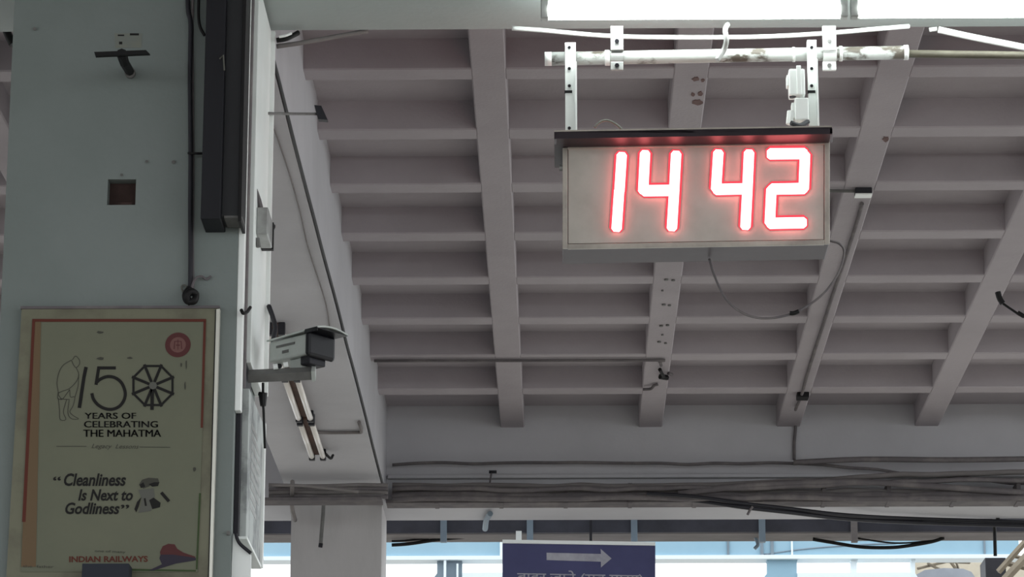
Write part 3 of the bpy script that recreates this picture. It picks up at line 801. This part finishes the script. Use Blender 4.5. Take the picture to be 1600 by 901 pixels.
# fittings on the coffered ceiling
zr = Z_RIB
yq = PZ(800, 560, zr).y
cable('conduit', [(XR + .02, yq - .01, zr - .012), (PZ(800, 561, zr).x, yq, zr - .012), (PZ(1020, 560, zr).x, yq, zr - .012), (PZ(1030, 562, zr).x, yq + .02, zr - .014), (PZ(1033, 567, zr).x, yq + .12, zr - .014)], .009, M_DUSTD, 'thin conduit running across the coffer ribs in the middle', 'conduit', smooth=3)
t = thing('ceiling_hook', PZ(1036, 588, zr), 'dark hook fitting on the second coffer rib', 'hook')
MB().tube([PZ(1031, 577, zr - .02), PZ(1034, 583, zr - .03), PZ(1037, 588, zr - .02)], [.012, .01, .012], 6).build('stem', M_BLACK, t)
MB().tube([PZ(1031, 588, zr - .015), PZ(1043, 590, zr - .015)], .016, 6).build('base', M_BLACK, t)
MB().tube([PZ(1044, 583, zr - .01), PZ(1050, 585, zr - .01)], .01, 6).build('tail', M_DUSTD, t)
cable('wire', [PZ(1005, 608, zr - .02), PZ(1017, 607, zr - .02), PZ(1022, 602, zr - .015), PZ(1028, 600, zr - .01)], .009, M_DUSTD, 'dark bent wire end near the hook on the second rib')
n_ = 0
PLUG_LABELS = ['first plug on the left below the clock, second rib', 'first plug on the right below the clock, second rib', 'left plug of the second pair below the clock', 'right plug of the second pair below the clock', 'left plug of the third pair below the clock', 'right plug of the third pair below the clock', 'left plug just above the dark hook fitting', 'right plug just above the dark hook fitting', 'tiny plug between the first two pairs on the second rib', 'tiny plug between the last two pairs on the second rib']
for (x, y, s) in ((1041, 438, 1), (1052, 439, .9), (1037, 477, 1), (1046, 478, .8), (1033, 510, 1), (1043, 509, .9), (1030, 535, 1), (1040, 537, .8), (1035, 455, .6), (1035, 524, .6)):
    o = MB().tube([PZ(x, y, zr - .008), PZ(x, y, zr - .008) + Vector((0, 0, .012))], .011 * s, 8).build('screw_plug', M_BRACKET)
    tag(o, PLUG_LABELS[n_], 'plug', 'screw plugs along the second rib'); n_ += 1
for i, (x, y, rx, ry) in enumerate(((1087, 124, 5, 3), (1098, 126, 3, 2.5), (1094, 147, 3.5, 4), (1083, 148, 2.5, 3), (1090, 160, 8, 4))):
    o = MB().prism([PZ(a, b, zr - .003) for a, b in blob(x, y, rx, ry, 0)], (0, 0, .004)).build('rust_patch', M_STAIN)
    tag(o, ['upper left small rust patch on the rib above the clock', 'upper right small rust patch on the rib above the clock', 'middle right rust patch on the rib above the clock', 'middle left rust patch on the rib above the clock', 'biggest rust patch on the rib just above the clock'][i], 'patch', 'rust patches on the rib above the clock')
cable('wire', [PZ(1347, 318, zr - .01), PZ(1341, 340, zr - .01), PZ(1331, 372, zr - .015), PZ(1318, 412, zr - .01), PZ(1303, 455, zr - .012), PZ(1287, 505, zr - .012), PZ(1273, 548, zr - .01), PZ(1260, 590, zr - .01), PZ(1253, 615, zr - .015), PZ(1243, 640, zr - .02)], .0095, M_DUSTD, 'brown wire running along the third coffer rib', smooth=5)
cable('wire', [P(1243, 643, 19.56), P(1240, 652, 19.57), P(1243, 665, 19.58), P(1241, 690, 19.59), P(1241, 718, 19.59)], .010, M_DUSTD, 'wire dropping from the third rib down the far beam', smooth=4)
t = thing('clip_box', PZ(1254, 616, zr), 'small dark clip at the far end of the third rib', 'clip')
MB().box((-.035, -.05, -.03), (.035, .05, .0), Matrix.Translation(PZ(1254, 615, zr))).build('body', M_BLACK, t)
t = thing('rod_bracket', PZ(1330, 299, zr - .012), 'dark rod with a box end poking out right of the clock', 'bracket')
MB().tube([PZ(1240, 297, zr - .012), PZ(1338, 298.5, zr - .012)], .008, 8).build('rod', M_BRACKET, t)
MB().box((-.05, -.03, -.018), (.03, .03, .012), Matrix.Translation(PZ(1352, 299, zr - .012))).build('end_box', M_DKMETAL, t, .003)
MB().box((-.05, -.03, -.024), (.03, .03, -.018), Matrix.Translation(PZ(1352, 299, zr - .012))).build('end_plate', M_WHITE, t)
t = thing('drop_wire', P(1562, 460, 14.0), 'black drooping wire with a plug at the right edge', 'cable')
MB().tube([P(1559, 456, 14.6), P(1562, 466, 14.6), P(1567, 474, 14.6)], .014, 8, 3).build('plug', M_BLACK, t)
MB().tube([P(1567, 474, 14.6), P(1580, 483, 14.6), P(1600, 495, 14.6), P(1640, 510, 14.6)], .006, 6, 4).build('wire', M_BLACK, t)
MB().tube([P(1590, 488, 14.6), P(1600, 494, 14.6)], .011, 8).build('connector', M_BLACK, t)
o = MB().prism([PZ(a, b, zr - .003) for a, b in blob(1384, 218, 5, 4, 0)], (0, 0, .004)).build('rust_patch', M_STAIN)
tag(o, 'small brown ring stain on the third rib right of the clock', 'patch')

# left bay cables behind the pillar
cable('black_cable', [P(0, -10, 11.3), P(4, 20, 11.3), P(10, 48, 11.3), P(20, 70, 11.3)], .016, M_BLACK, 'thick black cable at the upper left corner')
cable('black_cable', [P(12, -10, 11.3), P(10, 10, 11.3), P(16, 22, 11.3), P(24, 30, 11.3)], .012, M_BLACK, 'second black cable crossing the upper left corner')

# ------------------------------------------------------------------ services on the far beam
YF = 19.45
t = thing('cable_tray', P(1000, 785, YF), 'dusty cable tray along the bottom of the far beam', 'cable tray')
xl, xr_ = XR + .01, 4.5
MB().box((P(380, 770, 18.85).x, 18.8, P(500, 784, 18.85).z), (XR + .02, 18.95, P(500, 779, 18.85).z)).build('tray_base', M_DUSTD, t, .002)
MB().box((xl, YF - .02, P(800, 786, YF).z), (xr_, 19.59, P(800, 781, YF).z)).build('tray_base', M_DUSTD, t, .002)
MB().box((xl, 19.55, P(800, 741, YF).z), (xr_, 19.597, P(800, 735, YF).z)).build('ledge', M_BEAM, t, .006)
for k in range(14):
    x = xl + .3 + k * .4
    MB().box((x, YF - .03, P(800, 787, YF).z), (x + .025, 19.59, P(800, 759 + random.uniform(-3, 3), YF).z)).build('bracket', M_DUSTD, t)
labels_c = ['uppermost dusty cable along the far beam', 'second dusty cable along the far beam', 'third dusty cable along the far beam', 'fourth dusty cable along the far beam', 'fifth dusty cable along the far beam', 'lowest dusty cable along the far beam']
for i, (y0, r_, m_) in enumerate(((724, .010, M_DUSTD), (758, .018, M_DUST), (763, .016, M_DUSTD), (768, .020, M_DUST), (773, .020, M_DUSTD), (778, .018, M_DUSTD))):
    pts = []
    for k in range(26):
        px = 613 + k * 42
        dy = random.uniform(-2.2, 2.2)
        if i == 0 and px > 1240: dy += (px - 1240) * .085
        if i in (1, 2) and px > 1150: dy -= min(20, (px - 1150) * .06) * (1 if i == 1 else .6)
        pts.append(P(px, y0 + dy, YF - .05 * (i % 3) + (0.06 if i == 0 else 0)))
    cable('dusty_cable', pts, r_, m_, labels_c[i] + [', thin and dark', ', pale grey', ', dark grey', ', thick and pale', ', thick and dark', ', greyish and low'][i], 'cable', 'dusty cables along the far beam', smooth=3, sides=7)
for i, (y0, r_, m_) in enumerate(((758, .013, M_DUST), (763.5, .012, M_DUSTD), (769, .013, M_DUST), (775, .013, M_DUSTD))):
    cable('dusty_cable', [P(420 + 46.5 * k, y0 + random.uniform(-1, 1), 18.85) for k in range(5)], r_, m_, ['top one of four dusty cables passing under the long beam', 'second of four dusty cables passing under the long beam', 'third of four dusty cables passing under the long beam', 'bottom one of four dusty cables passing under the long beam'][i], 'cable', 'dusty cables under the long beam end', smooth=3)
cable('dusty_cable', [P(1240, 722, 19.4), P(1350, 717, 19.4), P(1480, 718, 19.4), P(1640, 716, 19.4)], .018, M_DUSTD, 'dusty cable rising level at the right of the far beam', 'cable', smooth=4)
cable('dusty_cable', [P(1060, 771, 19.35), P(1180, 757, 19.35), P(1330, 752, 19.35), P(1470, 760, 19.35), P(1640, 772, 19.35)], .02, M_DUSTD, 'dusty cable arching across the right of the far beam', 'cable', smooth=5)
cable('dusty_cable', [P(425, 757, 18.7), P(470, 758, 18.7), P(520, 763, 18.7), P(560, 768, 18.75)], .009, M_DUST, 'pale wire crossing the top of the far pillar', 'cable', smooth=4)
for i, dy in enumerate((0, 6)):
    cable('black_cable', [P(1010, 770 + dy, 19.3 + .1 * i), P(1090, 776 + dy, 19.3 + .1 * i), P(1160, 786 + dy, 19.35), P(1240, 795 + dy, 19.5), P(1320, 804 + dy, 19.7 + .04 * i), P(1430, 810 + dy, 20.0), P(1640, 816 + dy, 20.2)], .013, M_DKMETAL, ['upper of two heavy dark cables sagging below the far beam', 'lower of two heavy dark cables sagging below the far beam'][i], 'cable', 'heavy cables sagging right', smooth=6)
cable('wire', [P(1176, 791, 19.35), P(1171, 798, 19.35), P(1168, 804, 19.35)], .008, M_DUSTD, 'short wire end below the heavy sagging cables')
cable('wire', [P(768, 738, 19.5), P(766, 750, 19.5), P(764, 763, 19.5)], .006, M_DUSTD, 'short vertical wire on the far beam ledge')
cable('wire', [P(776, 737, 19.5), P(764, 737, 19.5)], .01, M_DKMETAL, 'short dark stub on the far beam ledge')
# rod hanging on the far pillar
t = thing('hanging_rod', P(501, 785, 19.5), 'thin grey rod hanging down the far pillar', 'rod')
MB().tube([P(506, 780, 19.5), P(505, 800, 19.5), P(501, 850, 19.5)], .012, 8).build('rod', M_BRACKET, t)
MB().tube([P(498, 851, 19.48), P(504, 852, 19.48)], .014, 8).build('foot', M_DKMETAL, t)
cable('conduit', [P(457, 752, 18.7), P(456, 790, 19.0), P(461, 812, 19.5)], .014, M_DUST, 'grey conduit bending down the left edge of the far pillar', 'conduit', smooth=4)

# dark trunking behind the far beam with the arrow sign below it
YS = 20.72
t = thing('dark_trunking', P(1000, 845, YS), 'long dark cable trunking hung behind the far beam', 'trunking')
zt0, zt1 = P(1000, 846, YS + .3).z, P(1000, 846, YS + .3).z + .10
x0, x1 = P(400, 830, YS).x, P(1640, 830, YS).x
MB().box((x0, YS + .03, zt0), (x1, YS + .3, zt1)).build('lower_channel', M_DUST, t, .004)
MB().box((x0, YS, zt0 + .004), (x1, YS + .03, zt1 + .01)).build('face_plate', mat('trunking_slate', (66, 67, 76), .6, (52, 53, 60), 5), t, .004)
MB().tube([(x0, YS + .12, zt1 + .055), (x1, YS + .12, zt1 + .05)], .06, 14).build('upper_pipe', M_DKMETAL, t, smooth=True)
MB().tube([P(700, 812, YS + .1), P(900, 815, YS + .1), P(1100, 811, YS + .1), P(1250, 816, YS + .1), P(1640, 818, YS + .1)], .014, 7, 5).build('cable', M_DKMETAL, t)
for x in (688, 823, 986, 1186, 1330):
    pxbox(MB(), x, 806, x + 10, 846, YS - .03, YS + .01).build('hanger', M_POSTG if x < 1300 else M_DUST, t, .002)
pxbox(MB(), 921, 798, 925, 848, YS - .05, YS - .035).build('drop_rod', M_DKMETAL, t)
MB().tube([P(766, 802, 19.8), P(760, 812, 20.0), P(758, 826, 20.3)], .018, 8, 3).build('elbow', M_POSTG, t)
pxbox(MB(), 806, 829, 815, 843, YS - .04, YS - .01).build('tab', M_WHITE, t)
cable('black_cable', [P(612, 851, 20.9), P(640, 849, 20.9), P(690, 842, 20.9), P(760, 836, 20.9)], .012, M_BLACK, 'black cable slanting up from the far pillar to the trunking')
cable('black_cable', [P(612, 845, 20.9), P(635, 844, 20.9), P(670, 841, 20.9)], .007, M_BLACK, 'thin black cable just above the slanting one')
cable('black_cable', [P(1270, 842, 20.9), P(1300, 847, 20.9), P(1345, 854, 20.9), P(1390, 855, 20.9), P(1420, 852, 20.9), P(1455, 846, 20.9), P(1475, 840, 20.9)], .012, M_BLACK, 'black cable hanging in a loop below the trunking', smooth=6)
cable('black_cable', [P(1335, 840, 20.9), P(1400, 848, 20.9), P(1460, 844, 20.9)], .006, M_BLACK, 'thin black cable above the hanging loop')
cable('wire', [P(1180, 838, 20.9), P(1184, 850, 20.9), P(1179, 857, 20.9)], .012, M_POSTG, 'small grey hook hanging below the trunking')
cable('drop_rod', [Vector((P(1553, 800, 20.3).x, 20.13, Z_BEAM - .002)), P(1553, 810, 20.3), P(1554, 830, 20.4), P(1555, 868, 20.4)], .012, M_BLACK, 'dark rod hanging at the right end of the trunking', 'rod')
cable('wire', [P(1194, 866, YW - .003), P(1250, 858, YW - .003), P(1320, 852, YW - .003), P(1400, 848, YW - .003)], .006, M_POSTG, 'thin wire slanting along the blue band')

t = thing('arrow_sign', P(905, 920, YS), 'dark navy hanging sign with a grey right arrow', 'sign')
YG = 20.52
s_ = lambda x, y: (x, y + (x - 785) * .018)
sq = [s_(785, 848), s_(1024, 847), s_(1024, 950), s_(785, 950)]
MB().prism([P(a, b, YG) for a, b in sq], (0, .08, 0)).build('panel', M_SIGN, t, .003)
MB().prism([P(a, b, YG - .01) for a, b in [s_(785, 842.5), s_(1024, 842), s_(1024, 847.5), s_(785, 848)]], (0, .1, 0)).build('top_rail', M_WHITE, t, .002)
q = [(854, 863), (939, 865), (938.5, 857), (955.5, 872), (939, 886), (939, 877), (854, 874.5)]
MB().prism([P(a, b, YG - .004) for a, b in q], (0, .005, 0)).build('arrow', M_SIGNINK, t)
text_shape('\u092c\u093e\u0939\u0930 \u091c\u093e\u0928\u0947 (\u0938\u092c \u092e\u093e\u0930\u094d\u0917)', s_(808, 889), s_(1005, 889), s_(808, 913), YG - .003, M_SIGNINK, t, thick=.01)

# ------------------------------------------------------------------ number repeats
